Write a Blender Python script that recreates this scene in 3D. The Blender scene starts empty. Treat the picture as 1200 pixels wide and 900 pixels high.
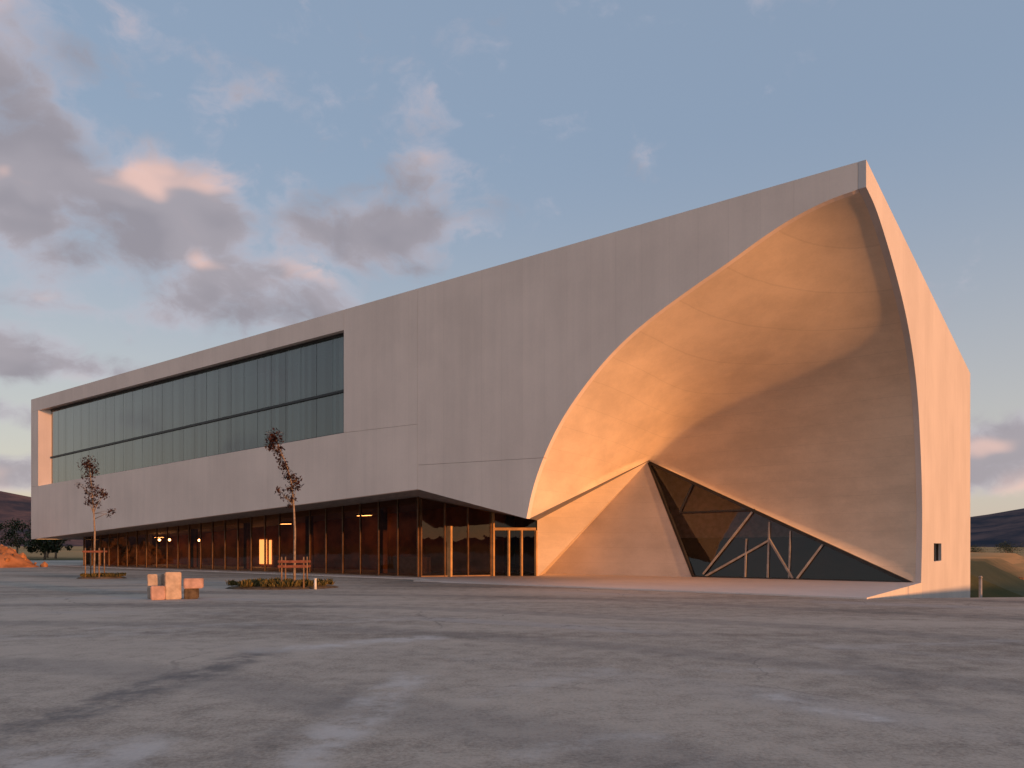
import bpy, bmesh, math, random
import numpy as np
from mathutils import Vector, Matrix, noise
R = math.radians
random.seed(7)
S = bpy.context.scene
C = bpy.context.scene.collection

# ------------------------------------------------------------------ camera
cam = bpy.data.cameras.new('camera'); co = bpy.data.objects.new('camera', cam); C.objects.link(co)
co.location = (0, 0, 1.8); co.rotation_euler = (R(90), 0, 0)
cam.sensor_width = 36; cam.lens = 25.77; cam.shift_y = 0.1583; cam.clip_start = .1; cam.clip_end = 30000
S.camera = co

# building frame: origin at the street corner, u along the facade (to the right), v into the building
O = Vector((12.03, 24.9)); U = Vector((.8038, -.5949)); V = Vector((.5949, .8038))
ROT = math.atan2(U.y, U.x)
def uv(u, v, z=0):
    p = O + U * u + V * v
    return Vector((p.x, p.y, z))

# ------------------------------------------------------------------ sun and sky
SUN_EL = R(2.0)
sd2 = (U * math.cos(R(2.4)) - V * math.sin(R(2.4))).normalized()       # towards the sun, on the ground plane
sdir = Vector((sd2.x * math.cos(SUN_EL), sd2.y * math.cos(SUN_EL), math.sin(SUN_EL)))
sl = bpy.data.lights.new('sun', 'SUN'); so = bpy.data.objects.new('sun', sl); C.objects.link(so)
sl.energy = 2.5; sl.angle = R(1.0); sl.color = (1.0, .43, .15)
so.rotation_euler = sdir.to_track_quat('Z', 'Y').to_euler(); so.location = (40, -30, 30)

W = bpy.data.worlds.new('World'); S.world = W; W.use_nodes = True
nt = W.node_tree; nt.nodes.clear()
def N(tree, typ, **kw):
    n = tree.nodes.new(typ)
    for k, v in kw.items(): setattr(n, k, v)
    return n
def lk(tree, a, b): tree.links.new(a, b)
def math_n(tree, op, a, b=None, c=None, clamp=False):
    n = N(tree, 'ShaderNodeMath', operation=op); n.use_clamp = clamp
    for i, x in enumerate((a, b, c)):
        if x is None: continue
        if isinstance(x, (int, float)): n.inputs[i].default_value = x
        else: lk(tree, x, n.inputs[i])
    return n.outputs[0]
def vmath(tree, op, a, b=None, out=0):
    n = N(tree, 'ShaderNodeVectorMath', operation=op)
    for i, x in enumerate((a, b)):
        if x is None: continue
        if isinstance(x, (tuple, list, Vector)): n.inputs[i].default_value = tuple(x)
        else: lk(tree, x, n.inputs[i])
    return n.outputs[out]
def mixc(tree, f, a, b, blend='MIX'):
    n = N(tree, 'ShaderNodeMix', data_type='RGBA', blend_type=blend)
    for s, x in ((n.inputs['Factor'], f), (n.inputs[6], a), (n.inputs[7], b)):
        if isinstance(x, (int, float)): s.default_value = x
        elif isinstance(x, (tuple, list)): s.default_value = (*x[:3], 1)
        else: lk(tree, x, s)
    return n.outputs[2]
def maprange(tree, x, a, b, c=0., d=1., smooth=True):
    n = N(tree, 'ShaderNodeMapRange'); n.interpolation_type = 'SMOOTHSTEP' if smooth else 'LINEAR'
    lk(tree, x, n.inputs[0])
    for i, q in enumerate((a, b, c, d)): n.inputs[1 + i].default_value = q
    return n.outputs[0]
def noise_n(tree, vec, scale, detail=4, rough=.55, dist=0.):
    n = N(tree, 'ShaderNodeTexNoise'); lk(tree, vec, n.inputs['Vector'])
    n.inputs['Scale'].default_value = scale; n.inputs['Detail'].default_value = detail
    n.inputs['Roughness'].default_value = rough; n.inputs['Distortion'].default_value = dist
    return n.outputs['Fac']

sky = N(nt, 'ShaderNodeTexSky', sky_type='NISHITA'); sky.sun_disc = False
sky.sun_elevation = SUN_EL; sky.sun_rotation = math.atan2(sdir.x, sdir.y)
sky.air_density = 1.0; sky.dust_density = 0.6; sky.ozone_density = 1.6; sky.altitude = 200
tc = N(nt, 'ShaderNodeTexCoord'); D = vmath(nt, 'NORMALIZE', tc.outputs['Generated'])
sep = N(nt, 'ShaderNodeSeparateXYZ'); lk(nt, D, sep.inputs[0])
pl = vmath(nt, 'MULTIPLY', D, (1., 1., 1.55))
warp = N(nt, 'ShaderNodeTexNoise'); warp.inputs['Scale'].default_value = 7.0; warp.inputs['Detail'].default_value = 3
lk(nt, pl, warp.inputs['Vector'])
wv = vmath(nt, 'SUBTRACT', warp.outputs['Color'], (.5, .5, .5)); wv = vmath(nt, 'MULTIPLY', wv, (.10, .10, .10))
plw = vmath(nt, 'ADD', pl, wv)
# banks of cloud: centre direction (x, z with y = 1), half widths, weight
BANKS = [(-.585, .455, .24, .17, 1.0), (-.46, .63, .30, .10, .55), (-.21, .43, .15, .09, .62), (-.36, .345, .23, .062, .95),
         (-.66, .265, .12, .05, .95), (-.66, .69, .12, .10, .85), (-.29, .56, .09, .10, .5), (-.04, .70, .07, .08, .45),
         (-.57, .335, .20, .04, .75), (.72, .125, .30, .060, 1.15), (-.66, .18, .20, .025, .8),
         (-.70, .10, .25, .03, .8), (-.13, .52, .06, .12, .45)]
cov = None
for (cx, cz, rx, rz, wgt) in BANKS:
    n3 = Vector((cx, 1, cz)); ln = n3.length; n3 = n3 / ln
    k = ln
    d = vmath(nt, 'SUBTRACT', D, tuple(n3)); d = vmath(nt, 'MULTIPLY', d, (k / rx, k / max(rx, rz) * .7, k / rz))
    L = vmath(nt, 'LENGTH', d, out=1)
    m = maprange(nt, L, 0.25, 1.35, wgt, 0.)
    cov = m if cov is None else math_n(nt, 'MAXIMUM', cov, m)
def density(p):
    a = noise_n(nt, p, 7.5, 7, .60)
    b = noise_n(nt, p, 2.3, 2, .5)
    x = math_n(nt, 'MULTIPLY_ADD', b, .35, math_n(nt, 'MULTIPLY', a, 1.15))
    return math_n(nt, 'MULTIPLY_ADD', cov, .37, x)
d0 = density(plw)
def soft(p): return math_n(nt, 'MULTIPLY_ADD', cov, .30, noise_n(nt, p, 6.5, 2.5, .5))
dl0 = soft(plw); d1 = soft(vmath(nt, 'ADD', plw, (.028, -.010, .060)))
alpha = maprange(nt, d0, .83, 1.12, 0, .90)
thick = maprange(nt, d0, .86, 1.16)
lit = maprange(nt, math_n(nt, 'SUBTRACT', dl0, d1), .05, .22)
ccol = mixc(nt, thick, (2.25, 2.1, 2.4), (1.45, 1.32, 1.46))
ccol = mixc(nt, maprange(nt, math_n(nt, 'SUBTRACT', dl0, d1), .06, -.16, 0, .75), ccol, (1.08, 1.0, 1.14))
ccol = mixc(nt, math_n(nt, 'MULTIPLY', lit, .62), ccol, (4.2, 2.6, 2.1))
veil = mixc(nt, maprange(nt, sep.outputs[2], .0, .5), (2.9, 2.62, 2.52), (1.40, 1.78, 2.42))
skc = mixc(nt, .62, sky.outputs[0], veil)
fin = mixc(nt, alpha, skc, ccol)
bg = N(nt, 'ShaderNodeBackground'); bg.inputs['Strength'].default_value = .15
lk(nt, fin, bg.inputs[0]); wo = N(nt, 'ShaderNodeOutputWorld'); lk(nt, bg.outputs[0], wo.inputs[0])

S.view_settings.view_transform = 'Standard'; S.view_settings.look = 'None'
S.view_settings.gamma = 1; S.view_settings.use_curve_mapping = False; S.view_settings.exposure = 0.80
S.cycles.max_bounces = 8; S.cycles.transparent_max_bounces = 16; S.cycles.use_denoising = True
S.cycles.caustics_reflective = False; S.cycles.caustics_refractive = False

# ------------------------------------------------------------------ materials
def new_mat(name):
    m = bpy.data.materials.new(name); m.use_nodes = True
    t = m.node_tree; b = t.nodes['Principled BSDF']
    return m, t, b
def objcoord(t, scale=(1, 1, 1)):
    c = N(t, 'ShaderNodeTexCoord'); mp = N(t, 'ShaderNodeMapping'); mp.inputs['Scale'].default_value = scale
    lk(t, c.outputs['Object'], mp.inputs[0]); return mp.outputs[0]
def bump(t, b, h, strength=.2, dist=.02):
    n = N(t, 'ShaderNodeBump'); n.inputs['Strength'].default_value = strength; n.inputs['Distance'].default_value = dist
    lk(t, h, n.inputs['Height']); lk(t, n.outputs[0], b.inputs['Normal'])
def plain(name, col, rough=.7, var=.25, scale=3., metallic=0., spec=.4, bmp=.1):
    m, t, b = new_mat(name); c = objcoord(t)
    n = noise_n(t, c, scale, 5)
    lo = tuple(x * (1 - var) for x in col); hi = tuple(min(1, x * (1 + var)) for x in col)
    lk(t, mixc(t, maprange(t, n, .3, .7), lo, hi), b.inputs['Base Color'])
    b.inputs['Roughness'].default_value = rough; b.inputs['Metallic'].default_value = metallic
    b.inputs['Specular IOR Level'].default_value = spec
    if bmp: bump(t, b, noise_n(t, c, scale * 8, 4), bmp)
    return m
def concrete(name, col, boards='v', pitch=.6):
    m, t, b = new_mat(name)
    big = noise_n(t, objcoord(t, (.25, .25, .25)), 1., 5, .6)
    st = noise_n(t, objcoord(t, (1.6, 1.6, .10) if boards == 'v' else (.30, .30, .75)), 1., 5, .65)
    fine = noise_n(t, objcoord(t), 9., 6, .7)
    x = math_n(t, 'MULTIPLY_ADD', st, .3 if boards == 'v' else .55, math_n(t, 'MULTIPLY_ADD', big, .55 if boards == 'v' else .30, math_n(t, 'MULTIPLY', fine, .15)))
    f = maprange(t, x, .34, .66)
    oi = N(t, 'ShaderNodeObjectInfo')
    lo = tuple(q * (.90 if boards == 'v' else .79) for q in col); hi = tuple(min(.9, q * 1.05) for q in col)
    cc = mixc(t, f, lo, hi)
    # shutter-board lines
    cs = N(t, 'ShaderNodeSeparateXYZ'); lk(t, objcoord(t), cs.inputs[0])
    if boards == 'v': ax = math_n(t, 'ADD', cs.outputs[0], cs.outputs[1])
    else: ax = math_n(t, 'MULTIPLY_ADD', noise_n(t, objcoord(t, (.1, .1, .3)), 1.), .25, cs.outputs[2])
    fr = math_n(t, 'FRACT', math_n(t, 'DIVIDE', ax, pitch))
    ln = math_n(t, 'LESS_THAN', fr, .03)
    cc = mixc(t, math_n(t, 'MULTIPLY', ln, .07 if boards == 'v' else .14), cc, tuple(q * .4 for q in col))
    # a faint tone per board
    wn = N(t, 'ShaderNodeTexWhiteNoise', noise_dimensions='1D'); lk(t, math_n(t, 'FLOOR', math_n(t, 'DIVIDE', ax, pitch)), wn.inputs['W'])
    cc = mixc(t, math_n(t, 'MULTIPLY', wn.outputs[0], .05), cc, tuple(q * .62 for q in col))
    lk(t, cc, b.inputs['Base Color'])
    b.inputs['Roughness'].default_value = .82; b.inputs['Specular IOR Level'].default_value = .25
    hgt = math_n(t, 'SUBTRACT', math_n(t, 'MULTIPLY', fine, .35), ln)
    bump(t, b, hgt, .18, .015)
    return m
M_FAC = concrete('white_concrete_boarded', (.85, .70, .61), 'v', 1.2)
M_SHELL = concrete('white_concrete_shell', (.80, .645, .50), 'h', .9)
M_SHELL_SHADED = concrete('shell_concrete_shaded', (.70, .62, .57), 'h', .9)  # same concrete as the shell, with the orange bounce light toned out of its colour
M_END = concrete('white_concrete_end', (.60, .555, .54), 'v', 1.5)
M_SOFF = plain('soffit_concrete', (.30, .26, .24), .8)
M_APR = concrete('apron_concrete', (.70, .62, .57), 'v', 2.2)
M_DARK = plain('dark_metal', (.03, .026, .024), .45, .3, 2.)
M_STEEL = plain('grey_steel', (.36, .31, .28), .5, .2, 3., .1)
M_FRAME = plain('bronze_frame', (.16, .085, .045), .4, .3, 2., .3)
M_GOLD = plain('pale_oak', (.52, .30, .13), .5, .2, 2.)
M_WOOD = plain('interior_wood', (.44, .18, .075), .6, .45, .8)
M_REFL_HIGH = plain('mauve_sky_reflection', (.50, .40, .38), .8)
M_REFL_LOW = plain('low_reflection_brown', (.05, .022, .014), .6, .4, .8)
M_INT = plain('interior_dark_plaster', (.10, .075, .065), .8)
M_STAKE = plain('stake_wood', (.24, .145, .085), .8, .3, 6.)
M_SLAT = plain('red_stake_wood', (.24, .08, .045), .8, .3, 6.)
M_BARK = plain('sapling_bark', (.26, .19, .14), .9, .35, 8.)
M_SOIL = plain('bed_soil', (.11, .075, .045), .95, .4, 5., bmp=.5)
M_MOUND = plain('orange_earth', (.36, .15, .065), .95, .4, .8, bmp=.5)
M_ROCK = plain('earth_clod', (.33, .15, .07), .95, .35, 3., bmp=.4)
M_BLOCK = plain('pale_stone', (.47, .36, .285), .85, .2, 4.)
M_BLOCKP = plain('pink_stone', (.46, .29, .245), .85, .2, 4.)
M_WHITE = plain('white_paint', (.7, .68, .65), .6, .1)

def glass(name, tint, refl=1.0, base_mix=.0, base=(.05, .05, .05), rough=.01, trans_min=.0):
    m = bpy.data.materials.new(name); m.use_nodes = True; t = m.node_tree; t.nodes.clear()
    tr = N(t, 'ShaderNodeBsdfTransparent'); tr.inputs[0].default_value = (*tint, 1)
    gl = N(t, 'ShaderNodeBsdfGlossy'); gl.inputs['Roughness'].default_value = rough
    gl.inputs[0].default_value = (.95, .95, .95, 1)
    df = N(t, 'ShaderNodeBsdfDiffuse'); df.inputs[0].default_value = (*base, 1)
    fr = N(t, 'ShaderNodeFresnel'); fr.inputs[0].default_value = 1.52
    mx0 = N(t, 'ShaderNodeMixShader'); mx0.inputs[0].default_value = base_mix
    lk(t, tr.outputs[0], mx0.inputs[1]); lk(t, df.outputs[0], mx0.inputs[2])
    mx = N(t, 'ShaderNodeMixShader'); lk(t, math_n(t, 'MULTIPLY', fr.outputs[0], refl, clamp=True), mx.inputs[0])
    lk(t, mx0.outputs[0], mx.inputs[1]); lk(t, gl.outputs[0], mx.inputs[2])
    if base_mix:
        cs = N(t, 'ShaderNodeSeparateXYZ'); lk(t, objcoord(t), cs.inputs[0])
        wn = N(t, 'ShaderNodeTexWhiteNoise', noise_dimensions='1D'); lk(t, math_n(t, 'FLOOR', math_n(t, 'MULTIPLY', cs.outputs[0], 3.2)), wn.inputs['W'])
        lk(t, mixc(t, wn.outputs[0], tuple(q * .6 for q in base), tuple(q * 1.5 for q in base)), df.inputs[0])
    nz = noise_n(t, objcoord(t), .9, 2); bp = N(t, 'ShaderNodeBump'); bp.inputs['Strength'].default_value = .06; bp.inputs['Distance'].default_value = .05
    lk(t, nz, bp.inputs['Height']); lk(t, bp.outputs[0], gl.inputs['Normal'])
    o = N(t, 'ShaderNodeOutputMaterial'); lk(t, mx.outputs[0], o.inputs[0])
    return m
M_GLASS = glass('bronze_glass', (.55, .38, .28), .9)
M_GLASS_T = glass('clear_grey_glass', (.62, .50, .44), 1.15)
M_GLASS_W = glass('green_profiled_glass', (.27, .33, .32), 2.0, .55, (.11, .145, .135), .05)
def emis(name, col, st):
    m, t, b = new_mat(name); b.inputs['Base Color'].default_value = (*col, 1)
    b.inputs['Emission Color'].default_value = (*col, 1); b.inputs['Emission Strength'].default_value = st
    return m
M_LAMP = emis('lamp_glow', (1, .58, .24), 15.)
M_FILL = emis('foyer_fill_glow', (1, .50, .18), 8.0)
M_DOORLIT = emis('lit_room_glow', (1, .56, .20), 1.6)

def ground_mat():
    m, t, b = new_mat('plaza_asphalt'); c = objcoord(t)
    a = noise_n(t, objcoord(t, (.06, .16, 1)), 1., 6, .62, .6)
    f = noise_n(t, c, 2.2, 8, .72)
    g = noise_n(t, c, 22., 5, .75)
    x = math_n(t, 'MULTIPLY_ADD', a, .55, math_n(t, 'MULTIPLY_ADD', f, .34, math_n(t, 'MULTIPLY', g, .36)))
    cc = mixc(t, maprange(t, x, .46, .72), (.205, .16, .126), (.55, .447, .36))
    # worn swept arcs and tyre tracks
    wv = N(t, 'ShaderNodeTexWave', wave_type='RINGS', rings_direction='Z'); wv.inputs['Scale'].default_value = .055
    wv.inputs['Distortion'].default_value = 7; wv.inputs['Detail'].default_value = 3; wv.inputs['Detail Scale'].default_value = .35
    mp = N(t, 'ShaderNodeMapping'); mp.inputs['Location'].default_value = (14, 2, 0); mp.inputs['Rotation'].default_value = (0, 0, R(-18))
    cc_ = N(t, 'ShaderNodeTexCoord'); lk(t, cc_.outputs['Object'], mp.inputs[0]); lk(t, mp.outputs[0], wv.inputs['Vector'])
    tr = maprange(t, wv.outputs['Fac'], .86, 1.0)
    br = maprange(t, noise_n(t, objcoord(t, (.10, .10, 1)), 1., 4), .45, .62)
    cc = mixc(t, math_n(t, 'MULTIPLY', math_n(t, 'MULTIPLY', tr, br), .40), cc, (.46, .43, .43))
    dk = maprange(t, wv.outputs['Fac'], .16, .0)
    cc = mixc(t, math_n(t, 'MULTIPLY', dk, .25), cc, (.09, .09, .10))
    cv = N(t, 'ShaderNodeTexVoronoi', feature='DISTANCE_TO_EDGE'); cv.inputs['Scale'].default_value = .16
    wq = N(t, 'ShaderNodeTexNoise'); wq.inputs['Scale'].default_value = .55; wq.inputs['Detail'].default_value = 7; lk(t, c, wq.inputs['Vector'])
    lk(t, vmath(t, 'ADD', c, vmath(t, 'MULTIPLY', wq.outputs['Color'], (2.6, 2.6, 0))), cv.inputs['Vector'])
    ck = maprange(t, cv.outputs['Distance'], .006, .001)
    cc = mixc(t, math_n(t, 'MULTIPLY', math_n(t, 'MULTIPLY', ck, br), .55), cc, (.08, .07, .065))
    sp = maprange(t, noise_n(t, c, 55., 2, .5), .62, .72)
    cc = mixc(t, math_n(t, 'MULTIPLY', sp, .35), cc, (.62, .56, .50))
    # worn and stained strips: ends, half width, tone, strength
    nz = N(t, 'ShaderNodeTexNoise'); nz.inputs['Scale'].default_value = .9; nz.inputs['Detail'].default_value = 6; nz.inputs['Roughness'].default_value = .65
    lk(t, c, nz.inputs['Vector'])
    wp = vmath(t, 'ADD', c, vmath(t, 'MULTIPLY', vmath(t, 'SUBTRACT', nz.outputs['Color'], (.5, .5, .5)), (.8, .8, 0)))
    brk = maprange(t, noise_n(t, c, 1.6, 6, .7), .36, .62)
    DK, LT = (.14, .125, .12), (.66, .585, .53)
    for (x0, y0, x1, y1, hw, tone, st) in ((-4.9, 6.6, -4.2, 12.6, .42, DK, .8), (-1.8, 5.6, -1.4, 10.2, .3, LT, .75), (-4.2, 12.7, -1.7, 14.4, .4, LT, .8),
                                     (3.1, 8.75, 3.75, 7.65, .17, LT, .95), (-4.9, 5.6, -3.4, 6.3, .6, LT, .7), (1.4, 10.6, -.4, 8.8, .25, LT, .4), (-2.4, 5.2, -1.9, 9.5, .22, DK, .35),
                                     (.0, 6.3, 1.2, 6.9, .22, LT, .4), (5.6, 13.0, 9.5, 13.8, .3, LT, .35), (3.0, 10.8, 5.2, 10.4, .25, LT, .35), (-9, 16, -3, 18, .4, LT, .35), (4.9, 8, 5.6, 12.5, .35, DK, .4), (-14, 13, -7, 15.5, .5, LT, .3)):
        p = vmath(t, 'SUBTRACT', wp, (x0, y0, 0)); dv = Vector((x1 - x0, y1 - y0, 0)); L2 = dv.length_squared
        h_ = math_n(t, 'DIVIDE', vmath(t, 'DOT_PRODUCT', p, tuple(dv), out=1), L2, clamp=True)
        sc = N(t, 'ShaderNodeVectorMath', operation='SCALE'); sc.inputs[0].default_value = tuple(dv); lk(t, h_, sc.inputs['Scale'])
        q = vmath(t, 'MULTIPLY', vmath(t, 'SUBTRACT', p, sc.outputs[0]), (1, 1, 0))
        mk_ = maprange(t, vmath(t, 'LENGTH', q, out=1), hw * 1.5, hw * .3)
        cc = mixc(t, math_n(t, 'MULTIPLY', math_n(t, 'MULTIPLY', mk_, brk), st), cc, tone)
    lk(t, cc, b.inputs['Base Color']); b.inputs['Roughness'].default_value = .88; b.inputs['Specular IOR Level'].default_value = .3
    bump(t, b, math_n(t, 'MULTIPLY_ADD', g, .5, f), .35, .02)
    return m
M_PLAZA = ground_mat()
def land_mat():
    m, t, b = new_mat('field_land'); c = objcoord(t)
    s = N(t, 'ShaderNodeSeparateXYZ'); lk(t, c, s.inputs[0])
    strip = noise_n(t, objcoord(t, (.004, .020, 1)), 1., 3, .5, .3)
    f = noise_n(t, c, .25, 7, .7)
    grass = mixc(t, f, (.045, .055, .022), (.13, .105, .05))
    field = mixc(t, maprange(t, strip, .4, .6), (.55, .30, .12), (.33, .22, .09))
    field = mixc(t, math_n(t, 'MULTIPLY', f, .5), field, (.36, .20, .10))
    far = maprange(t, math_n(t, 'MULTIPLY_ADD', f, 20., s.outputs[1]), 105, 135)
    lk(t, mixc(t, far, grass, field), b.inputs['Base Color']); b.inputs['Roughness'].default_value = .95
    b.inputs['Specular IOR Level'].default_value = .1
    bump(t, b, f, .6, .3)
    return m
M_LAND = land_mat()
def hill_mat():
    m, t, b = new_mat('hill_scrub')
    f = noise_n(t, objcoord(t, (.004, .004, .006)), 1., 7, .65)
    lk(t, mixc(t, maprange(t, f, .35, .65), (.045, .050, .066), (.17, .11, .105)), b.inputs['Base Color'])
    b.inputs['Roughness'].default_value = 1; b.inputs['Specular IOR Level'].default_value = 0
    return m
M_HILL = hill_mat()
def leaf_mat(name, c1, c2):
    m, t, b = new_mat(name)
    g = N(t, 'ShaderNodeNewGeometry')
    lk(t, mixc(t, g.outputs['Random Per Island'], c1, c2), b.inputs['Base Color'])
    b.inputs['Roughness'].default_value = .6; b.inputs['Specular IOR Level'].default_value = .25
    return m
M_LEAF = leaf_mat('sapling_leaf', (.026, .012, .012), (.065, .026, .022))
M_SHRUB = leaf_mat('bed_leaf', (.04, .05, .015), (.22, .15, .05))
M_TREE = leaf_mat('far_tree_leaf', (.025, .035, .015), (.07, .075, .03))

# ------------------------------------------------------------------ mesh helpers
def link(o, parent=None):
    C.objects.link(o)
    if parent is not None: o.parent = parent
    return o
def mesh_obj(name, verts, faces, mat, parent=None, smooth=False, recalc=True):
    me = bpy.data.meshes.new(name); me.from_pydata([tuple(v) for v in verts], [], faces); me.update()
    if recalc and name not in ('pane', 'leaf'):
        bm = bmesh.new(); bm.from_mesh(me); bmesh.ops.recalc_face_normals(bm, faces=bm.faces); bm.to_mesh(me); bm.free()
    me.materials.append(mat)
    if smooth:
        for p in me.polygons: p.use_smooth = True
    o = bpy.data.objects.new(name, me); return link(o, parent)
def bm_obj(name, bm, mat, parent=None, smooth=False, recalc=True):
    if recalc: bmesh.ops.recalc_face_normals(bm, faces=bm.faces)
    me = bpy.data.meshes.new(name); bm.to_mesh(me); bm.free(); me.materials.append(mat)
    if smooth:
        for p in me.polygons: p.use_smooth = True
    return link(bpy.data.objects.new(name, me), parent)
def prism(bm, poly, to3, a, b):
    """extrude polygon poly between a and b; to3(p, q, w) gives the 3D point"""
    n = len(poly)
    A = [bm.verts.new(to3(p[0], p[1], a)) for p in poly]; B = [bm.verts.new(to3(p[0], p[1], b)) for p in poly]
    bm.faces.new(A); bm.faces.new(B[::-1])
    for i in range(n): bm.faces.new((A[i], A[(i + 1) % n], B[(i + 1) % n], B[i]))
def uz(u, z, v): return (u, v, z)       # a polygon in the facade plane
def vz(v, z, u): return (u, v, z)       # a polygon in the end-wall plane
def pp(u, v, z): return (u, v, z)       # a plan polygon
def prism_obj(name, poly, to3, a, b, mat, parent=None, bev=0.):
    bm = bmesh.new(); prism(bm, poly, to3, a, b)
    if bev:
        bmesh.ops.recalc_face_normals(bm, faces=bm.faces)
        bmesh.ops.bevel(bm, geom=list(bm.edges), offset=bev, segments=1, affect='EDGES')
    return bm_obj(name, bm, mat, parent)
def bar(bm, p, q, w, d=None, up=Vector((0, 0, 1))):
    p, q = Vector(p), Vector(q); d = d or w
    ax = (q - p).normalized()
    if abs(ax.dot(up)) > .98: up = Vector((0, 1, 0))
    s = ax.cross(up).normalized(); t = s.cross(ax).normalized()
    vs = []
    for e in (p, q):
        for a, b in ((-1, -1), (1, -1), (1, 1), (-1, 1)): vs.append(bm.verts.new(e + s * a * w / 2 + t * b * d / 2))
    for f in ((0, 1, 2, 3), (7, 6, 5, 4), (0, 4, 5, 1), (1, 5, 6, 2), (2, 6, 7, 3), (3, 7, 4, 0)): bm.faces.new([vs[i] for i in f])
def bar_obj(name, p, q, w, d, mat, parent, up=Vector((0, 0, 1))):
    bm = bmesh.new(); bar(bm, p, q, w, d, up); return bm_obj(name, bm, mat, parent)
def tube(bm, pts, rad, n=7):
    rings = []
    for i, p in enumerate(pts):
        p = Vector(p); a = Vector(pts[max(0, i - 1)]); b = Vector(pts[min(len(pts) - 1, i + 1)])
        ax = (b - a).normalized(); s = ax.orthogonal().normalized(); t = ax.cross(s)
        rings.append([bm.verts.new(p + (s * math.cos(k * 2 * math.pi / n) + t * math.sin(k * 2 * math.pi / n)) * rad[i]) for k in range(n)])
    for a, b in zip(rings, rings[1:]):
        for k in range(n): bm.faces.new((a[k], a[(k + 1) % n], b[(k + 1) % n], b[k]))
    bm.faces.new(rings[0][::-1]); bm.faces.new(rings[-1])
def tag(o, label=None, cat=None, group=None, kind=None):
    if label: o['label'] = label
    if cat: o['category'] = cat
    if group: o['group'] = group
    if kind: o['kind'] = kind
    return o
def thing(name, loc, label, cat, rz=0, group=None):
    o = bpy.data.objects.new(name, None); o.location = loc; o.rotation_euler = (0, 0, rz); o.empty_display_size = .3
    C.objects.link(o); return tag(o, label, cat, group)
def sstep(a, b, x):
    t = np.clip((x - a) / (b - a), 0, 1); return t * t * (3 - 2 * t)

# ------------------------------------------------------------------ terrain, plaza, hills
def land_h(x, y):
    p = Vector((x, y)) - O; u = p.dot(U); v = p.dot(V)
    edge = 25.25 + .13 * (x - 12.0)
    drop = sstep(.0, 2.6, y - edge) * sstep(-1.6, -.2, u) * 2.9
    h = -.08 - drop
    h += .25 * noise.noise((x * .03, y * .03, 0)) * sstep(60, 160, math.hypot(x, y))
    left = sstep(-55, -130, x) * sstep(40, 90, y)
    h += 1.0 * left
    back = sstep(60, 200, y) * (1 - sstep(-30, 20, u)) ; h -= 0 * back
    return h
xs = np.concatenate([[-9000, -4000, -2000, -1000, -500, -250], np.arange(-150, 8, 6.), np.arange(8, 34, .8), np.arange(34, 150, 6.), [200, 300, 500, 900, 2000, 4000, 9000]])
ys = np.concatenate([[-9000, -4000, -1500, -500, -200], np.arange(-80, 20, 8.), np.arange(20, 66, .8), np.arange(66, 200, 6.), [250, 330, 450, 700, 1100, 2000, 4000, 9000]])
vs = [(x, y, land_h(x, y)) for y in ys for x in xs]; nx = len(xs)
fs = [(j * nx + i, j * nx + i + 1, (j + 1) * nx + i + 1, (j + 1) * nx + i) for j in range(len(ys) - 1) for i in range(nx - 1)]
tag(mesh_obj('ground', vs, fs, M_LAND, smooth=True), kind='structure')

pz = [(-130, -70), (90, -70), (90, 34.9), (40, 28.7), (18, 25.85), (12.25, 25.1)]
pz += [tuple(uv(-.3, 1.2)[:2]), tuple(uv(-.3, 36)[:2]), tuple(uv(-72, 36)[:2]), (-62, 92), (-130, 80)]
tag(prism_obj('plaza_pavement', pz, pp, -.45, 0., M_PLAZA), kind='structure')

def ridge(name, a0, a1, dist, hfun, seed, depth=900):
    n = 120; rows = 14; vs = []; fs = []
    for i in range(n + 1):
        a = a0 + (a1 - a0) * i / n; hh = hfun(a)
        for j in range(rows + 1):
            s = j / rows; d = dist - depth * (1 - s) + 200 * noise.noise((a * 9, s * 3, seed))
            prof = s ** 1.25 if s < .999 else 1
            z = -6 + hh * prof * (1 + .22 * noise.noise((a * 16, s * 3.1, seed + 4)) + .10 * noise.noise((a * 48, s * 7, seed))) - 12 * (1 - s)
            vs.append((math.sin(a) * d, math.cos(a) * d, z))
    for i in range(n):
        for j in range(rows):
            k = i * (rows + 1) + j; fs.append((k, k + 1, k + rows + 2, k + rows + 1))
    o = mesh_obj(name, vs, fs, M_HILL, smooth=True); return tag(o, kind='structure')
def hill_h(a):
    d = math.degrees(a)
    h = 55 + 25 * noise.noise((d * .05, 3, 0))
    h += 215 * math.exp(-((d - 44) / 15) ** 2) + 175 * math.exp(-((d + 40) / 14) ** 2) + 60 * math.exp(-((d + 8) / 30) ** 2) + 270 * math.exp(-((d + 95) / 38) ** 2)
    return h
ridge('mountains', -math.pi, math.pi, 4300, hill_h, 2.3, 1500)

# ------------------------------------------------------------------ the building
B = thing('auditorium', (O.x, O.y, 0), 'large white concrete auditorium with curved shell cut from its corner', 'building', ROT)
ZT = 14.93; UL = -68.6; DEP = 38.3
def zbot(u):                                      # lower edge of the raised box
    return 2.41 + (u - UL) * (4.70 - 2.41) / (-20.95 - UL) if u <= -20.95 else 4.70 + (u + 20.95) * (3.05 - 4.70) / (-14.15 + 20.95)
def zsill(u): return 7.12 + (u + 67.05) * (8.10 - 7.12) / (67.05 - 26.6) if u < -26.6 else 8.10 + (u + 26.6) * (-.08 / 5.6)

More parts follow.
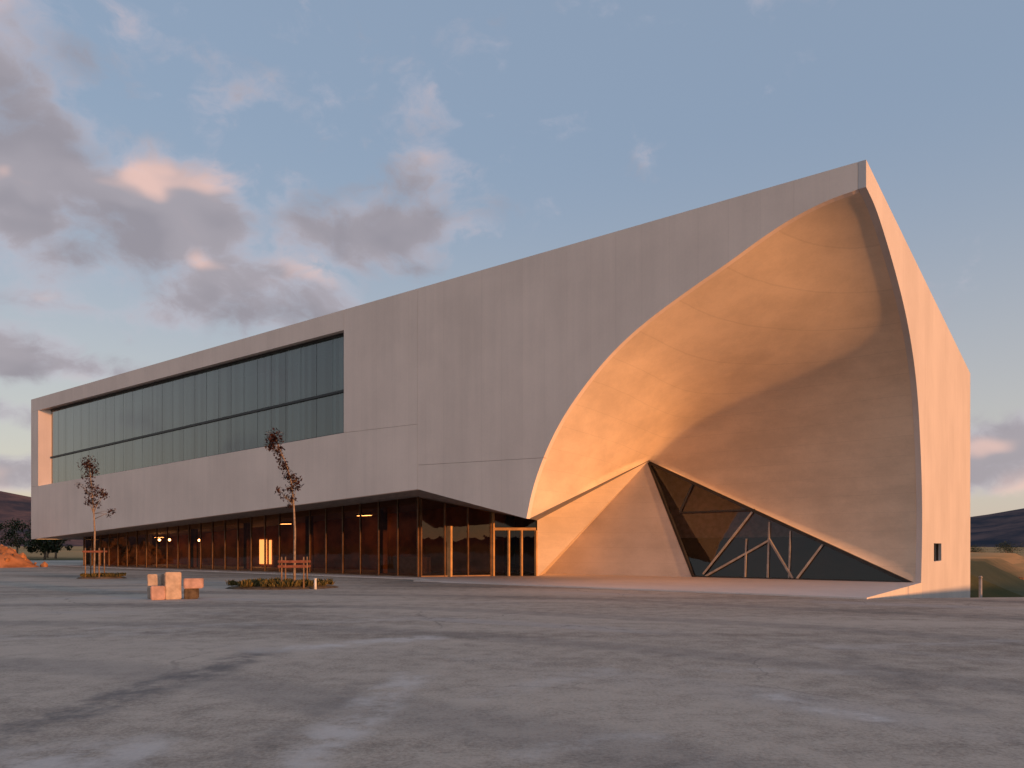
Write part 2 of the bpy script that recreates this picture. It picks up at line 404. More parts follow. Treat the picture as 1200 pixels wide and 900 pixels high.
def chaikin(p, k=3):
    p = [Vector(q) for q in p]
    for _ in range(k):
        q = [p[0]]
        for a, b in zip(p, p[1:]): q += [a * .75 + b * .25, a * .25 + b * .75]
        q.append(p[-1]); p = q
    return p
FC = chaikin([(0, 14.0), (-1.2, 13.92), (-2.5, 13.58), (-3.6, 13.12), (-4.85, 12.5), (-6.65, 11.7), (-8.45, 10.8), (-9.85, 9.85), (-11.1, 8.7), (-12.25, 7.4), (-13.15, 5.95), (-13.82, 4.4), (-14.15, 3.05)], 2)
EC = chaikin([(0, 14.0), (1.4, 13.95), (2.8, 13.68), (5.3, 12.98), (8.05, 11.95), (10.2, 10.6), (11.75, 8.85), (12.75, 6.1), (13.15, 3.9), (13.1, 2.0), (12.75, 0.0)], 2)

T = .28
G = .007
def fpanel(poly): return prism_obj('facade_panel', poly, uz, 0., T, M_FAC, B)
fpanel([(UL, 13.80 + G), (-26.6, 13.80 + G), (-26.6, ZT), (UL, ZT)])
fpanel([(UL, zsill(-67.05) + G), (-67.05, zsill(-67.05) + G), (-67.05, 13.80 - G), (UL, 13.80 - G)])
fpanel([(UL, zbot(UL)), (-20.95 - G, 4.70), (-20.95 - G, 8.02 - G), (-26.6, 8.10 - G), (-67.05, zsill(-67.05) - G), (UL, zsill(-67.05) - G)])
fpanel([(-26.6 + 2 * G, 8.10 + G), (-20.95 - G, 8.02 + G), (-20.95 - G, ZT), (-26.6 + 2 * G, ZT)])
usm = float(np.interp(5.75, [p.y for p in FC][::-1], [p.x for p in FC][::-1]))
fu = [p for p in FC if p.y > 5.80 and p.x < -.26] + [Vector((usm + .004, 5.75 + G))]; fl = [Vector((usm, 5.75 - G))] + [p for p in FC if p.y < 5.70]
fpanel([(-20.95 + G, 5.93 + G), (-20.95 + G, ZT), (-.262, ZT), (-.262, 14.0)] + [tuple(p) for p in fu])
fpanel([(-20.95 + G, 4.70), (-20.95 + G, 5.93 - G)] + [tuple(p) for p in fl])
# end wall: front piece carries the curved edge, rear piece the small window
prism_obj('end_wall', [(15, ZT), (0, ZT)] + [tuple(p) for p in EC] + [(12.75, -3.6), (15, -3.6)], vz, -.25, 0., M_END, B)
bm = bmesh.new()
gv = [15.0, 17.4, 20.6, DEP]; gz = [-3.6, .98, 1.95, ZT]
for i in range(3):
    for j in range(3):
        if i == 1 and j == 1: continue
        prism(bm, [(gv[i], gz[j]), (gv[i + 1], gz[j]), (gv[i + 1], gz[j + 1]), (gv[i], gz[j + 1])], vz, -.25, 0.)
bmesh.ops.remove_doubles(bm, verts=bm.verts, dist=1e-4)
dd = {}
for f in bm.faces: dd.setdefault(tuple(sorted(v.index for v in f.verts)), []).append(f)
bm.verts.index_update(); dd = {}
for f in bm.faces: dd.setdefault(tuple(sorted(v.index for v in f.verts)), []).append(f)
bmesh.ops.delete(bm, geom=[f for g in dd.values() if len(g) > 1 for f in g], context='FACES_ONLY')
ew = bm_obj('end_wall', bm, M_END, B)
wn_ = prism_obj('window', [(17.4, .98), (20.6, .98), (20.6, 1.95), (17.4, 1.95)], vz, -.22, -.20, M_GLASS, B)
prism_obj('window_back', [(17.3, .9), (20.7, .9), (20.7, 2.05), (17.3, 2.05)], vz, -.9, -.85, M_DARK, wn_)
for q in (17.4, 19.0, 20.6):
    bar_obj('frame', (-.19, q, .98), (-.19, q, 1.95), .09, .06, M_DARK, wn_)
# roof, far walls
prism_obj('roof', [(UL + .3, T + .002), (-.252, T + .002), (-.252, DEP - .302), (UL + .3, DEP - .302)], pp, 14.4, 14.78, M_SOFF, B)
prism_obj('side_wall', [(T + .002, 2.41), (DEP, 2.41), (DEP, ZT), (T + .002, ZT)], vz, UL, UL + .28, M_END, B)
prism_obj('rear_wall', [(UL + .282, -3.6), (-.252, -3.6), (-.252, ZT), (UL + .282, ZT)], uz, DEP - .3, DEP, M_END, B)
# soffit of the raised box
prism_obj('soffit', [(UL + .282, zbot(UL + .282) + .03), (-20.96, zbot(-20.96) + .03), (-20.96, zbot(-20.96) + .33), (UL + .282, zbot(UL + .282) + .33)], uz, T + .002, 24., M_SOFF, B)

# concave shell
Fz = np.array([p.y for p in FC][::-1]); Fu = np.array([p.x for p in FC][::-1])
Ez = np.array([p.y for p in EC][::-1]); Ev = np.array([p.x for p in EC][::-1])
Pz = 6.9; Pu, Pv = -14.37, 12.9
A3_ = Vector((-14.165, .26)); P2_ = Vector((Pu, Pv)); E2_ = Vector((-.23, 12.77))
nt_, ns_ = 64, 72; vs = []; fs = []
def corner_curve(n, half):
    """unit rounded corner from (1,0) to (0,1): half the steps either side of its middle"""
    th = np.linspace(0, math.pi / 2, 3000); c = np.cos(th).clip(0) ** (2 / n); d = np.sin(th).clip(0) ** (2 / n)
    c[-1] = 0; d[0] = 0
    L = np.concatenate([[0], np.cumsum(np.hypot(np.diff(c), np.diff(d)))]); mid = L[1500]
    tg = np.concatenate([np.linspace(0, mid, half + 1), np.linspace(mid, L[-1], half + 1)[1:]])
    return np.interp(tg, L, c), np.interp(tg, L, d)
NN = [1.65 + 60 * (1 - k / 200) ** 5.2 for k in range(201)]; CC = [corner_curve(n, ns_ // 2) for n in NN]
for i in range(nt_ + 1):
    q = min(1 - (1 - i / nt_) ** 1.6, .9985)
    for j in range(ns_ + 1):
        s_ = j / ns_
        z0 = 3.05 + (Pz - 3.05) * s_ * 2 if s_ <= .5 else Pz * (1 - (s_ - .5) * 2)
        z = z0 + (14.0 - z0) * q
        zz = min(max((z - 6.9) / 7.1, 0), 1); cu, cv = (x[j] for x in CC[int(round(zz * 200))])
        uf = float(np.interp(z, Fz, Fu)) - .012; ve = float(np.interp(z, Ez, Ev)) + .012
        cr = min(s_ * 2, 1); cr = cr * cr * (3 - 2 * cr); fd = (1 - q) ** 1.6
        ku = 1 + cr * fd * (Pu / float(np.interp(Pz, Fz, Fu)) - 1)
        cr2 = min((1 - s_) * 2, 1); kv = 1 + cr2 * .035
        u_ = -.23 - max(-uf - .23, 0.) * ku * cu; v_ = T - .02 + max(ve - T + .02, 0.) * kv * cv
        if i == 0: u_, v_ = (A3_.lerp(P2_, s_ * 2) if s_ <= .5 else P2_.lerp(E2_, s_ * 2 - 1))
        vs.append((min(u_, -.23), max(v_, T - .02), z + .01))
for i in range(nt_):
    for j in range(ns_):
        k = i * (ns_ + 1) + j; fs.append((k, k + 1, k + ns_ + 2, k + ns_ + 1))
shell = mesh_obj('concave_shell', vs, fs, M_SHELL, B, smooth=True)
shell['label'] = 'smooth curved concrete hollow catching orange evening light'
P3 = Vector((Pu, Pv, Pz)); A3 = Vector((-14.15, T - .02, 3.06))
b2 = Vector((-19.2, 8.2, 0.0)); Bt = Vector((-19.2, 8.2, 3.3)); b3 = Vector((-21.2, 11.9, 0.0)); c3 = Vector((-11.3, 12.3, 0.0))
Pn = P3 + Vector((.0, -.03, -.03))
mesh_obj('sloping_wall', [b2, Bt, Pn, b3], [(0, 1, 2), (0, 2, 3)], M_SHELL, B)
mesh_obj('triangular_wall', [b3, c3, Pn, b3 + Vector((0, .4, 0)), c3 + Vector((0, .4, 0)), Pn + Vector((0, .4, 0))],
         [(0, 1, 2), (3, 5, 4), (0, 3, 4, 1), (1, 4, 5, 2)], M_SHELL_SHADED, B)
A2 = Vector((-20.95, T, 4.71)); Cg = Vector((-23.8, 3.0, zbot(-23.8) + .02)); Dg = Vector((-21.3, 6.6, 3.8))
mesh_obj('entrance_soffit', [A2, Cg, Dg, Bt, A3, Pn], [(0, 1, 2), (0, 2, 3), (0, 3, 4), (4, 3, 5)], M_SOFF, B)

# triangular window in the hollow
d3 = Vector((-.45, 12.72, 0.02))
tw = bpy.data.objects.new('triangular_window', None); link(tw, B)
Q = [c3 + Vector((.02, .03, .05)), Pn + Vector((.05, .04, -.1)), d3]
gp = lambda p: p + Vector((0, .10, 0))
mesh_obj('pane', [gp(q) for q in Q], [(0, 2, 1)], M_GLASS_T, tw)
for a, b_, w in ((Q[0], Q[1], .16), (Q[1], Q[2], .20), (Q[0], Q[2], .16)): bar_obj('frame', a, b_, w, .14, M_DARK, tw)
def onpl(u, z):
    n = (Q[1] - Q[0]).cross(Q[2] - Q[0]); return Vector((u, Q[0].y - (n.x * (u - Q[0].x) + n.z * (z - Q[0].z)) / n.y + .02, z))
for a, b_, w, m in (((-11.55, 5.4), (-12.30, 3.75), .10, M_DARK), ((-12.3, 3.74), (-8.0, 3.78), .10, M_DARK),
                 ((-8.1, 3.70), (-10.75, .22), .15, M_STEEL), ((-7.2, 2.1), (-10.6, .12), .14, M_STEEL),
                 ((-7.2, 3.1), (-7.2, .1), .07, M_STEEL), ((-7.2, 2.2), (-5.9, .1), .14, M_STEEL), ((-4.4, 2.0), (-5.7, .1), .14, M_STEEL),
                 ((-6.1, 2.6), (-6.1, .1), .06, M_STEEL), ((-8.4, 2.2), (-8.4, .1), .06, M_STEEL)):
    bar_obj('strut', onpl(*a), onpl(*b_), w * 1.3, .10, m, tw)
# the room behind it
prism_obj('interior_wall', [(-26, 2.3), (-.3, 2.3), (-.3, 9.4), (-26, 9.4)], uz, 15.6, 15.8, M_REFL_HIGH, B)  # mauve stands in for the sky reflected in the upper glass
prism_obj('reflection_band', [(-26, .05), (-.3, .05), (-.3, 2.3), (-26, 2.3)], uz, 15.3, 15.5, M_REFL_LOW, B)  # added panel; its brown stands in for land reflected low in the glass
prism_obj('interior_floor', [(-26, 12.95), (-.3, 13.3), (-.3, 15.3), (-26, 15.3)], pp, .052, .06, M_REFL_LOW, B)

# ribbon window
rw = bpy.data.objects.new('ribbon_window', None); link(rw, B)
WU0, WU1, WV = -65.85, -26.6, .58
def zmul(u): return 9.56 + (u + 67.05) * (1.0 / 40.45)
def wv_(u): return WV + (u - WU0) * (.45 - WV) / (WU1 - WU0)
for nm, pl_ in (('reveal', [(-67.052, T - .27), (WU0 + .002, WV - .02), (WU0 + .002, WV + .3), (-67.3, WV + .3), (-67.3, T + .01), (-67.052, T + .01)]), ('reveal', [(WU1, T), (WU1 + .2, T), (WU1 + .2, WV + .3), (WU1, WV + .3)])):
    prism_obj(nm, pl_, pp, 7.0, 13.9, M_FAC, rw)
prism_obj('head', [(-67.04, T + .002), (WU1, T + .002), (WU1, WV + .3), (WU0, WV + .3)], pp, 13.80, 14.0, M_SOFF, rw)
prism_obj('sill', [(-67.04, zsill(-67.04) - .2), (WU1, 7.9), (WU1, 8.10), (-67.04, zsill(-67.04))], uz, T + .002, WV + .3, M_FAC, rw)
NP = 27; du = (WU1 - WU0) / NP
for i in range(NP):
    ua, ub = WU0 + i * du + .012, WU0 + (i + 1) * du - .012
    for k in range(2):
        z0 = (lambda u: zsill(u) + .06) if k == 0 else (lambda u: zmul(u) + .07)
        z1 = (lambda u: zmul(u) - .07) if k == 0 else (lambda u: 13.78)
        e = [random.uniform(-.004, .004) for _ in range(4)]
        mesh_obj('pane', [(ua, wv_(ua) + e[0], z0(ua)), (ub, wv_(ub) + e[1], z0(ub)), (ub, wv_(ub) + e[2], z1(ub)), (ua, wv_(ua) + e[3], z1(ua))], [(0, 1, 2, 3)], M_GLASS_W, rw)
    if i: bar_obj('mullion', (ub - du + .024, wv_(ub - du) + .04, zsill(ub - du)), (ub - du + .024, wv_(ub - du) + .04, 13.8), .03, .05, M_STEEL, rw)
bar_obj('transom', (WU0, wv_(WU0) - .03, zmul(WU0)), (WU1, wv_(WU1) - .03, zmul(WU1)), .12, .14, M_DARK, rw)
bar_obj('bottom_rail', (WU0, wv_(WU0) - .03, zsill(WU0) + .05), (WU1, wv_(WU1) - .03, zsill(WU1) + .05), .10, .14, M_DARK, rw)
bar_obj('top_rail', (WU0, wv_(WU0) - .03, 13.74), (WU1, wv_(WU1) - .03, 13.74), .10, .12, M_DARK, rw)
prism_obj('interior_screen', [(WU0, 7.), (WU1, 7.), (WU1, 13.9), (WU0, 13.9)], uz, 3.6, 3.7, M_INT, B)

# ground-floor glazing
gw = bpy.data.objects.new('glass_wall', None); link(gw, B)
def glaze(p0, p1, n, ztop, rail=None):
    p0, p1 = Vector(p0), Vector(p1)
    for i in range(n + 1):
        p = p0.lerp(p1, i / n); zt = ztop(p)
        if i < n:
            q = p0.lerp(p1, (i + 1) / n); d = (q - p).normalized() * .03; zq = ztop(q)
            a, b_ = p + d, q - d; e = [random.uniform(-.004, .004) for _ in range(4)]
            mesh_obj('pane', [(a.x, a.y + e[0], .1), (b_.x, b_.y + e[1], .1), (b_.x, b_.y + e[2], zq - .03), (a.x, a.y + e[3], zt - .03)], [(0, 1, 2, 3)], M_GLASS, gw)
            bar_obj('rail', (p.x, p.y, .085), (q.x, q.y, .085), .09, .07, M_FRAME, gw)
        bar_obj('mullion', (p.x, p.y, .05), (p.x, p.y, zt), .07, .12, M_FRAME, gw)
glaze((-65.2, 3.0), (-23.8, 3.0), 26, lambda p: zbot(p.x) + .04)
def zt2(p):
    return Cg.z + (Dg.z - Cg.z) * min(1, (p - Vector((-23.8, 3.0))).length / 4.38) - .02
glaze((-23.7, 3.15), (-21.35, 6.53), 3, zt2)
prism_obj('interior_wall', [(-68, .05), (-23, .05), (-23, 4.9), (-68, 3.0)], uz, 10.0, 10.2, M_WOOD, B)
prism_obj('interior_wall', [(3.2, .05), (10, .05), (10, 2.6), (3.2, 2.6)], vz, -65.4, -65.2, M_INT, B)
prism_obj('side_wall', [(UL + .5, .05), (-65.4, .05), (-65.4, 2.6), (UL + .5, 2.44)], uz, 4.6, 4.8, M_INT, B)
for u in (-60, -52.5, -45, -37.5, -30):
    bar_obj('column', (u, 6.2, .05), (u, 6.2, zbot(u) + .03), .4, .4, M_INT, B)
dl = prism_obj('lit_doorway', [(-48.9, .3), (-47.9, .3), (-47.9, 2.35), (-48.9, 2.35)], uz, 9.94, 9.97, M_DOORLIT, B)
prism_obj('lit_doorway', [(-47.55, .3), (-47.25, .3), (-47.25, 2.3), (-47.55, 2.3)], uz, 9.94, 9.97, M_DOORLIT, B)
# entrance doors, between the two last posts
ed = bpy.data.objects.new('entrance_door', None); link(ed, B)
D0, D1 = Vector((-21.25, 6.65)), Vector((-19.25, 8.15))
for k, i in enumerate((0, .36, .66, 1.0)):
    p = D0.lerp(D1, i); bar_obj('post', (p.x, p.y, .05), (p.x, p.y, 3.75 - .45 * i if k in (0,) else 2.72), .13 if k in (0, 3) else .11, .14, M_GOLD, ed)
bar_obj('lintel', (D0.x, D0.y, 2.8), (D1.x, D1.y, 2.8), .14, .16, M_GOLD, ed)
for i, j in ((0, .36), (.36, .66), (.66, 1.)):
    p, q = D0.lerp(D1, i + .04), D0.lerp(D1, j - .04)
    lf = mesh_obj('leaf', [(p.x, p.y, .1), (q.x, q.y, .1), (q.x, q.y, 2.7), (p.x, p.y, 2.7)], [(0, 1, 2, 3)], M_GLASS, ed)
p, q = D0, D1
mesh_obj('pane', [(p.x, p.y, 2.9), (q.x, q.y, 2.9), (q.x, q.y, 3.28), (p.x, p.y, 3.72)], [(0, 1, 2, 3)], M_GLASS, ed)
bar_obj('door_post', (-22.75, 4.45, .05), (-22.75, 4.45, 2.95), .38, .16, M_GOLD, B)
prism_obj('interior_wall', [(-24.5, .05), (-18.2, .05), (-18.2, 4.6), (-24.5, 4.6)], uz, 13.2, 13.4, M_WOOD, B)
prism_obj('reception_desk', [(-30.5, 7.0), (-27.2, 7.0), (-27.2, 7.7), (-30.5, 7.7)], pp, .05, 1.1, M_BLOCK, B)

apron = [(UL + .4, 1.5), (-21.2, 1.5), (-21.2, -.05), (.03, -.05), (.03, 12.74), (-.26, 12.74), (-.26, 26), (UL + .4, 26)]
ap = prism_obj('apron_pavement', apron, pp, -3.4, .05, M_APR); ap.location = (O.x, O.y, 0); ap.rotation_euler = (0, 0, ROT); tag(ap, kind='structure')

# pendant lamps seen through the glass
for k, (u, v, z) in enumerate(((-58.9, 6.6, 2.35), (-57.2, 6.6, 2.35), (-54.0, 7.5, 2.3))):
    t = thing('pendant_lamp', uv(u, v, z), ('warm pendant lamp of the close pair, the one farther from the lit doorway', 'warm pendant lamp of the close pair, the one nearer the lit doorway', 'single warm pendant lamp beside the close pair behind the glass')[k], 'lamp', ROT, 'lamps inside the foyer' if k < 2 else None)
    bm = bmesh.new(); bmesh.ops.create_icosphere(bm, subdivisions=2, radius=.11); bm_obj('bulb', bm, M_LAMP, t, True)
    bm = bmesh.new(); tube(bm, [(0, 0, .12), (0, 0, zbot(u) - z + .03)], [.015, .015], 6); bm_obj('cable', bm, M_DARK, t)

for k, (u, lab) in enumerate(((-62.0, 'added warm fill strip inside the foyer by its far end'), (-43.0, 'added warm fill strip inside the foyer past the lit doorway'), (-34.0, 'added warm fill strip inside the foyer behind the bed sapling'))):
    t = thing('foyer_fill_light', uv(u, 8.2, zbot(u - .7) - .10), lab, 'light', ROT)  # added fill light that brightens the foyer glass, not a fixture of the building
    bm = bmesh.new(); prism(bm, [(-.7, -.12), (.7, -.12), (.7, .12), (-.7, .12)], pp, .02, .14); bm_obj('fill_housing', bm, M_DARK, t)
    bm = bmesh.new(); prism(bm, [(-.66, -.09), (.66, -.09), (.66, .09), (-.66, .09)], pp, .0, .02); bm_obj('fill_diffuser', bm, M_FILL, t)

# ------------------------------------------------------------------ saplings and their stakes
def leaves(bm, c, rad, n, size, flat=1.0):
    for _ in range(n):
        while True:
            d = Vector((random.uniform(-1, 1), random.uniform(-1, 1), random.uniform(-1, 1)))
            if d.length < 1: break
        p = Vector(c) + Vector((d.x * rad, d.y * rad, d.z * rad * flat))
        m = Matrix.Rotation(random.uniform(0, 6.28), 3, 'Z') @ Matrix.Rotation(random.uniform(-1.2, 1.2), 3, 'X')
        s = size * random.uniform(.6, 1.25)
        q = [m @ Vector(v) * s + p for v in ((0, -.5, 0), (.34, -.05, .05), (0, .6, -.06), (-.34, -.05, .05))]
        bm.faces.new([bm.verts.new(v) for v in q])
def sapling(loc, label, stem, clumps, twigs):
    t = thing('sapling', loc, label, 'tree')
    bm = bmesh.new(); n = len(stem)
    tube(bm, stem, [.062 * (1 - .8 * i / (n - 1)) for i in range(n)], 7)
    for tw_ in twigs: tube(bm, tw_, [.022, .014, .006], 5)
    for c, r, k in clumps:
        c = Vector(c); st_ = min((Vector(p) for p in stem), key=lambda p: (p - c + Vector((0, 0, .35))).length)
        tube(bm, [st_, st_.lerp(c, .55) + Vector((0, 0, .05)), c], [.014, .010, .005], 5)
        for _ in range(5):
            d = Vector((random.uniform(-1, 1), random.uniform(-1, 1), random.uniform(-.3, 1))).normalized() * r
            tube(bm, [c, c + d * .6 + Vector((0, 0, .02)), c + d * 1.15], [.007, .005, .003], 4)
    bm_obj('trunk', bm, M_BARK, t, True)
    bm = bmesh.new()
    for c, r, k in clumps:
        leaves(bm, c, r * 1.12, int(k * .8), .125); leaves(bm, c, r * .6, k // 5, .17)
    tag(bm_obj('crown', bm, M_LEAF, t, recalc=False), kind='stuff')
    return t
S2 = (-9.17, 30.9, 0.)
stem2 = [(0, 0, 0), (0, 0, 1.2), (.02, 0, 2.4), (-.03, .0, 3.5), (-.12, 0, 4.4), (-.33, .02, 5.2), (-.62, 0, 5.9), (-.85, 0, 6.5)]
cl2 = [((-.85, 0, 6.38), .36, 210), ((-1.05, .1, 6.05), .24, 90), ((-.68, 0, 5.85), .26, 90), ((-.60, .1, 5.45), .20, 50), ((-.42, -.1, 5.15), .22, 60), ((-.25, 0, 4.75), .26, 80),
       ((.05, .1, 4.55), .30, 70), ((.10, -.1, 4.25), .20, 40), ((-.15, 0, 4.25), .24, 60), ((-.65, 0, 4.15), .20, 30), ((-.45, .1, 3.85), .18, 32), ((-.12, 0, 3.75), .20, 50), ((-.2, 0, 3.5), .15, 30)]
tw2 = [[(-.05, 0, 3.6), (-.35, 0, 3.8), (-.65, 0, 4.15)], [(-.1, 0, 4.2), (.02, .05, 4.4), (.1, .1, 4.65)], [(-.5, 0, 5.6), (-.8, .05, 5.9), (-1.1, .1, 6.1)], [(-.06, 0, 3.7), (-.25, .05, 3.75), (-.45, .1, 3.85)]]
sapling(S2, 'thin leaning sapling with dark leaves rising from the planted bed', stem2, cl2, tw2)
S1 = (-23.2, 40.7, 0.)
stem1 = [(0, 0, 0), (.02, 0, 1.3), (.03, 0, 2.6), (-.02, 0, 3.6), (-.1, 0, 4.6), (-.2, 0, 5.6), (-.32, 0, 6.6)]
cl1 = [((-.35, 0, 6.35), .48, 230), ((-.1, .1, 6.0), .32, 90), ((-.3, 0, 5.65), .34, 100), ((-.25, .1, 5.1), .36, 80), ((.15, -.1, 5.0), .3, 50), ((.4, 0, 4.75), .28, 70), ((.05, 0, 4.55), .34, 70),
       ((-.25, 0, 4.25), .30, 80), ((-.45, .1, 4.7), .22, 30), ((.62, 0, 4.6), .2, 40), ((1.0, 0, 3.75), .2, 45), ((-.85, 0, 5.2), .2, 20), ((.2, 0, 4.1), .24, 40), ((.75, .1, 3.55), .15, 18)]
tw1 = [[(0, 0, 3.3), (.45, 0, 3.5), (.98, 0, 3.78)], [(-.02, 0, 3.7), (.25, 0, 4.3), (.6, 0, 4.7)], [(-.1, 0, 4.4), (-.5, .05, 4.9), (-.85, 0, 5.2)], [(0, 0, 3.5), (-.15, 0, 3.9), (-.3, 0, 4.3)]]
sapling(S1, 'thin sapling with sparse dark leaves before the far end of the glass wall', stem1, cl1, tw1)
def stakes(loc, label, xs_, h, hb):
    t = thing('tree_stakes', loc, label, 'tree stake')
    for x, y in xs_:
        bm = bmesh.new(); tube(bm, [(x, y, 0), (x, y, h)], [.035, .03], 7); bm_obj('post', bm, M_STAKE, t, True)
    for z in hb:
        for y in (-.30, .30):
            bar_obj('crossbar', (xs_[0][0] - .14, y, z), (xs_[-1][0] + .14, y, z), .03, .10, M_SLAT, t)
stakes((S2[0], S2[1], 0), 'wooden stake frame with red crossbars around the bed sapling', ((-.46, -.26), (-.46, .26), (.46, -.26), (.46, .26)), 1.35, (1.15, .95))
stakes((S1[0], S1[1], 0), 'plain stake frame around the sapling near the far glass', ((-.34, -.26), (-.34, .26), (.42, -.26), (.42, .26)), 1.7, (1.5,))

# planted bed
def bed(loc, label, rx, ry, nplants, seed, hgt):
    random.seed(seed)
    t = thing('planted_bed', loc, label, 'plant bed', R(8))
    n = 36; bm = bmesh.new(); rings = []
    for k, (s, z) in enumerate(((1.0, .0), (.93, .06), (.6, .11), (.25, .13))):
        rings.append([bm.verts.new((math.cos(a) * rx * s * (1 + .06 * noise.noise((math.cos(a) * 2, math.sin(a) * 2, seed))), math.sin(a) * ry * s, z + .03 * noise.noise((math.cos(a) * 3 * s, math.sin(a) * 3 * s, 5)))) for a in [i * 2 * math.pi / n for i in range(n)]])
    for a, b_ in zip(rings, rings[1:]):
        for i in range(n): bm.faces.new((a[i], a[(i + 1) % n], b_[(i + 1) % n], b_[i]))
    bm.faces.new(rings[-1]); bm_obj('soil', bm, M_SOIL, t, True)
    bm = bmesh.new()
    for _ in range(nplants):
        a = random.uniform(0, 6.28); r = math.sqrt(random.random()) * .92
        c = (math.cos(a) * rx * r, math.sin(a) * ry * r, .1); h = hgt * random.uniform(.5, 1.2)
        for _ in range(46):
            d = random.uniform(0, 6.28); l = random.uniform(.5, 1) * h; ln = random.uniform(.05, .6) * h
            p0 = Vector(c) + Vector((random.uniform(-.12, .12), random.uniform(-.12, .12), 0)); tip = p0 + Vector((math.cos(d) * ln, math.sin(d) * ln, l)); md = p0.lerp(tip, .6) + Vector((0, 0, .04))
            w = Vector((-math.sin(d), math.cos(d), 0)) * random.uniform(.014, .032)
            bm.faces.new([bm.verts.new(q) for q in (p0, md + w, tip, md - w)])
    tag(bm_obj('ground_cover', bm, M_SHRUB, t, recalc=False), kind='stuff')
    return t
bed((-9.9, 31.6, 0), 'low oval bed of olive ground plants around the leaning sapling', 2.35, 1.35, 110, 3, .30)
bed((-22.9, 40.9, 0), 'small dark planted patch at the foot of the far sapling', 1.3, .6, 34, 5, .22)
random.seed(11)
mk = thing('marker_stub', (-8.2, 30.55, 0), 'short white marker stub at the edge of the planted bed', 'marker')
bm = bmesh.new(); tube(bm, [(0, 0, 0), (0, 0, .2), (0, 0, .42)], [.06, .055, .05], 10); bm_obj('pipe', bm, M_WHITE, mk, True)
bm = bmesh.new(); tube(bm, [(0, 0, .42), (0, 0, .46)], [.072, .06], 10); bm_obj('cap', bm, M_WHITE, mk, True)

# ------------------------------------------------------------------ stone blocks on the plaza
def block(x, y, z, sx, sy, sz, mat, label, rz=0.):
    bm = bmesh.new(); bmesh.ops.create_cube(bm, size=1)
    for v in bm.verts: v.co = Vector((v.co.x * sx, v.co.y * sy, (v.co.z + .5) * sz))
    bmesh.ops.bevel(bm, geom=list(bm.edges), offset=.025, segments=2, affect='EDGES')
    bmesh.ops.subdivide_edges(bm, edges=[e for e in bm.edges if e.calc_length() > .2], cuts=2, use_grid_fill=True)
    for v in bm.verts: v.co += Vector((noise.noise(v.co * 5 + Vector((x, y, z))), noise.noise(v.co * 5.3 + Vector((y, z, 1))), 0)) * .012
    o = bm_obj('stone_block', bm, mat, None); o.location = (x, y, z); o.rotation_euler = (0, 0, rz)
    return tag(o, label, 'stone block')
by = 25.0
block(-11.55, by, 0, .50, .50, .92, M_BLOCK, 'tallest upright stone block in the pale cluster on the plaza', R(24))
block(-12.25, by + .25, 0, .46, .5, .84, M_BLOCK, 'beige upright stone block at the end of the cluster', R(12))
block(-11.92, by - .28, 0, .44, .42, .46, M_BLOCKP, 'low pink stone block in front of the beige upright one', R(20))
block(-10.98, by + .12, 0, .42, .46, .36, M_SOIL, 'dark earthy base block carrying the pink slab', R(15))
block(-10.90, by + .10, .362, .60, .48, .34, M_BLOCKP, 'pink stone slab lying on the dark earthy base', R(18))

# ------------------------------------------------------------------ earth mounds by the far end
def mound(loc, rx, ry, h, label, seed):
    t = thing('earth_mound', loc, label, 'earth mound')
    bm = bmesh.new(); n, m_ = 40, 16; rows = []
    for j in range(m_ + 1):
        s = 1 - j / m_
        rows.append([bm.verts.new((math.cos(a) * rx * s, math.sin(a) * ry * s, -.1 + h * (1 - s ** 1.6) * (.8 + .55 * noise.noise((math.cos(a) * s * 2.4 + seed, math.sin(a) * s * 2.4, 0)) + .28 * noise.noise((math.cos(a) * s * 7 + seed, math.sin(a) * s * 7, 3))))) for a in [i * 2 * math.pi / n for i in range(n)]])
    for a, b_ in zip(rows, rows[1:]):
        for i in range(n): bm.faces.new((a[i], a[(i + 1) % n], b_[(i + 1) % n], b_[i]))
    bm_obj('earth', bm, M_MOUND, t, True)
    bm = bmesh.new()
    for _ in range(60):
        a = random.uniform(0, 6.28); s = random.uniform(.3, 1.05); r = random.uniform(.10, .38)
        g = bmesh.ops.create_icosphere(bm, subdivisions=1, radius=r)
        c = Vector((math.cos(a) * rx * s, math.sin(a) * ry * s, max(0, h * (1 - s ** 1.6) * .8) + r * .2))
        for v in g['verts']: v.co = v.co * random.uniform(.75, 1.2) + c
    tag(bm_obj('clods', bm, M_ROCK, t), kind='stuff')
mound((-45.8, 62.6, 0), 5.4, 2.7, 2.5, 'large heap of orange earth beyond the far end of the building', 1.)
mound((-52.0, 66.5, 0), 5.0, 3.4, 3.2, 'rear heap of orange earth rising behind the larger one', 4.)

# ------------------------------------------------------------------ far trees, left and right
def far_tree(loc, h, r, label, seed, group):
    random.seed(seed)
    t = thing('tree', loc, label, 'tree', 0, group)
    bm = bmesh.new(); tube(bm, [(0, 0, 0), (.1, 0, h * .3), (0, .1, h * .65)], [.16, .12, .05], 7)
    for k in range(5):
        a = k * 1.3; tube(bm, [(0, 0, h * .28), (math.cos(a) * r * .35, math.sin(a) * r * .35, h * .5), (math.cos(a) * r * .6, math.sin(a) * r * .6, h * .68)], [.07, .05, .02], 5)
    bm_obj('trunk', bm, M_BARK, t, True)
    bm = bmesh.new()
    for _ in range(26):
        a = random.uniform(0, 6.28); q = random.random() ** .6 * r * .8; z = h * random.uniform(.35, .92)
        leaves(bm, (math.cos(a) * q, math.sin(a) * q, z), r * random.uniform(.22, .4), 70, .34, .8)
    tag(bm_obj('crown', bm, M_TREE, t, recalc=False), kind='stuff')
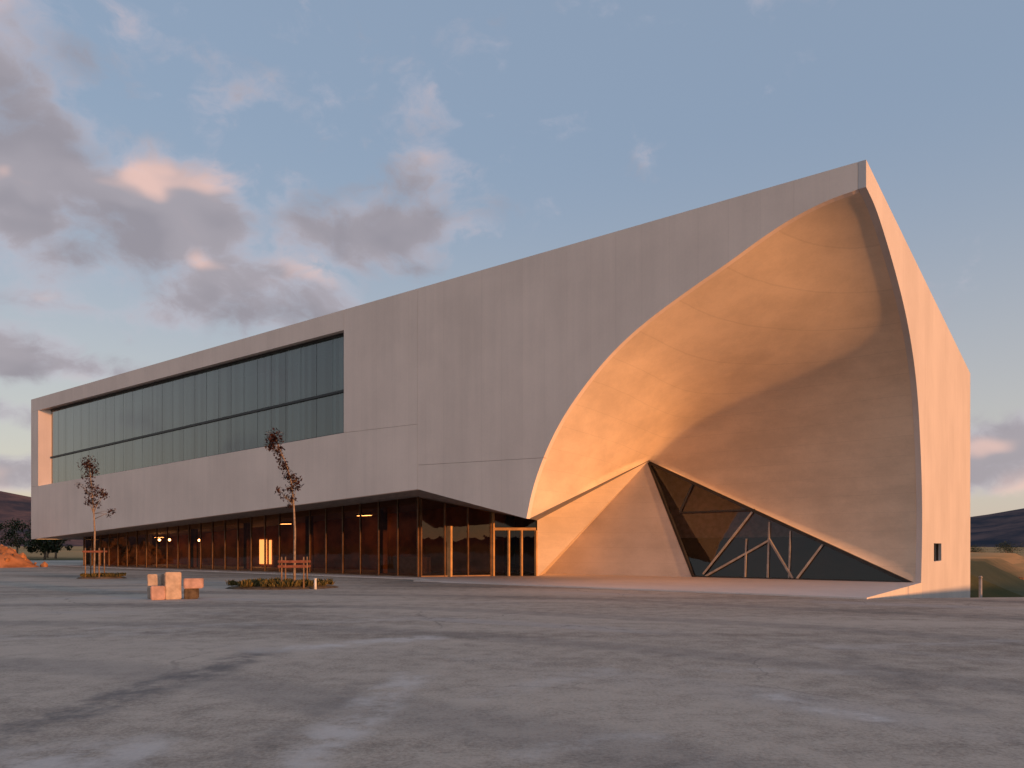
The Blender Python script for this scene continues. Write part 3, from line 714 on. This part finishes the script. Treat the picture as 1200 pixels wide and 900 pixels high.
for i, (x, y, h, r, lab) in enumerate(((-71, 112, 5.2, 2.8, 'dark spreading tree behind the earth heaps by the building corner'), (-77, 114, 5.8, 3.2, 'tallest dark tree behind the orange earth heaps'),
                                       (-66, 106, 4.6, 2.4, 'dark tree seen under the raised corner of the building'), (-62.5, 98, 3.6, 2.0, 'small low bush seen under the raised corner of the building'))):
    far_tree((x, y, -.1 + 1.0 * float(sstep(-55, -130, x) * sstep(40, 90, y))), h, r, lab, 40 + i, 'trees behind the earth heaps')
for i, (x, y, h, r, lab) in enumerate(((165, 262, 5, 4.5, 'lower dark rounded tree on the brown field beside the end wall'), (181, 268, 6.2, 5.2, 'taller dark rounded tree on the far edge of the brown field'))):
    far_tree((x, y, -3.1), h, r, lab, 60 + i, 'trees along the brown field')
random.seed(5)
# shed and bank in the field, post by the plaza edge
sh = thing('field_shed', (104, 160, -3.1), 'small dark shed standing in the brown field', 'shed', R(10))
bm = bmesh.new(); prism(bm, [(-2.4, -1.6), (2.4, -1.6), (2.4, 1.6), (-2.4, 1.6)], pp, 0, 2.1); bm_obj('wall', bm, M_WOOD, sh)
bm = bmesh.new(); prism(bm, [(-1.9, 2.1), (1.9, 2.1), (0, 2.9)], vz, -2.6, 2.6); bm_obj('roof', bm, M_DARK, sh)
prism_obj('door', [(-.5, 0), (.5, 0), (.5, 1.8), (-.5, 1.8)], uz, -1.66, -1.605, M_DARK, sh)
mound((68.5, 106, -3.2), 5.5, 3.0, 1.5, 'reddish bank of earth in the low field beside the end wall', 9.)
ps = thing('boundary_post', (19.3, 30.2, -2.95), 'slim pale post standing below the plaza edge', 'post')
bm = bmesh.new(); tube(bm, [(0, 0, 0), (0, 0, 1.7), (0, 0, 3.45)], [.07, .065, .06], 10); bm_obj('shaft', bm, M_STEEL, ps, True)
bm = bmesh.new(); tube(bm, [(0, 0, 3.45), (0, 0, 3.52)], [.085, .05], 10); bm_obj('cap', bm, M_STEEL, ps, True)

# low grass below the plaza edge
random.seed(9)
bm = bmesh.new()
for _ in range(9000):
    x = random.uniform(14, 44); y = 26.6 + .13 * (x - 12) + random.random() ** 1.5 * 34
    p = Vector((x, y)) - O
    if p.dot(U) < .25: continue
    h = random.uniform(.15, .55); a = random.uniform(0, 6.28); z = land_h(x, y)
    w = Vector((math.cos(a), math.sin(a), 0)) * .03; l = Vector((math.sin(a), -math.cos(a), 0)) * random.uniform(0, .2)
    b0 = Vector((x, y, z - .02)); bm.faces.new([bm.verts.new(q) for q in (b0 - w, b0 + w, b0 + l + Vector((0, 0, h)))])
tag(bm_obj('grass', bm, M_SHRUB, None, recalc=False), 'rough dry grass below the plaza edge', 'grass', kind='stuff')
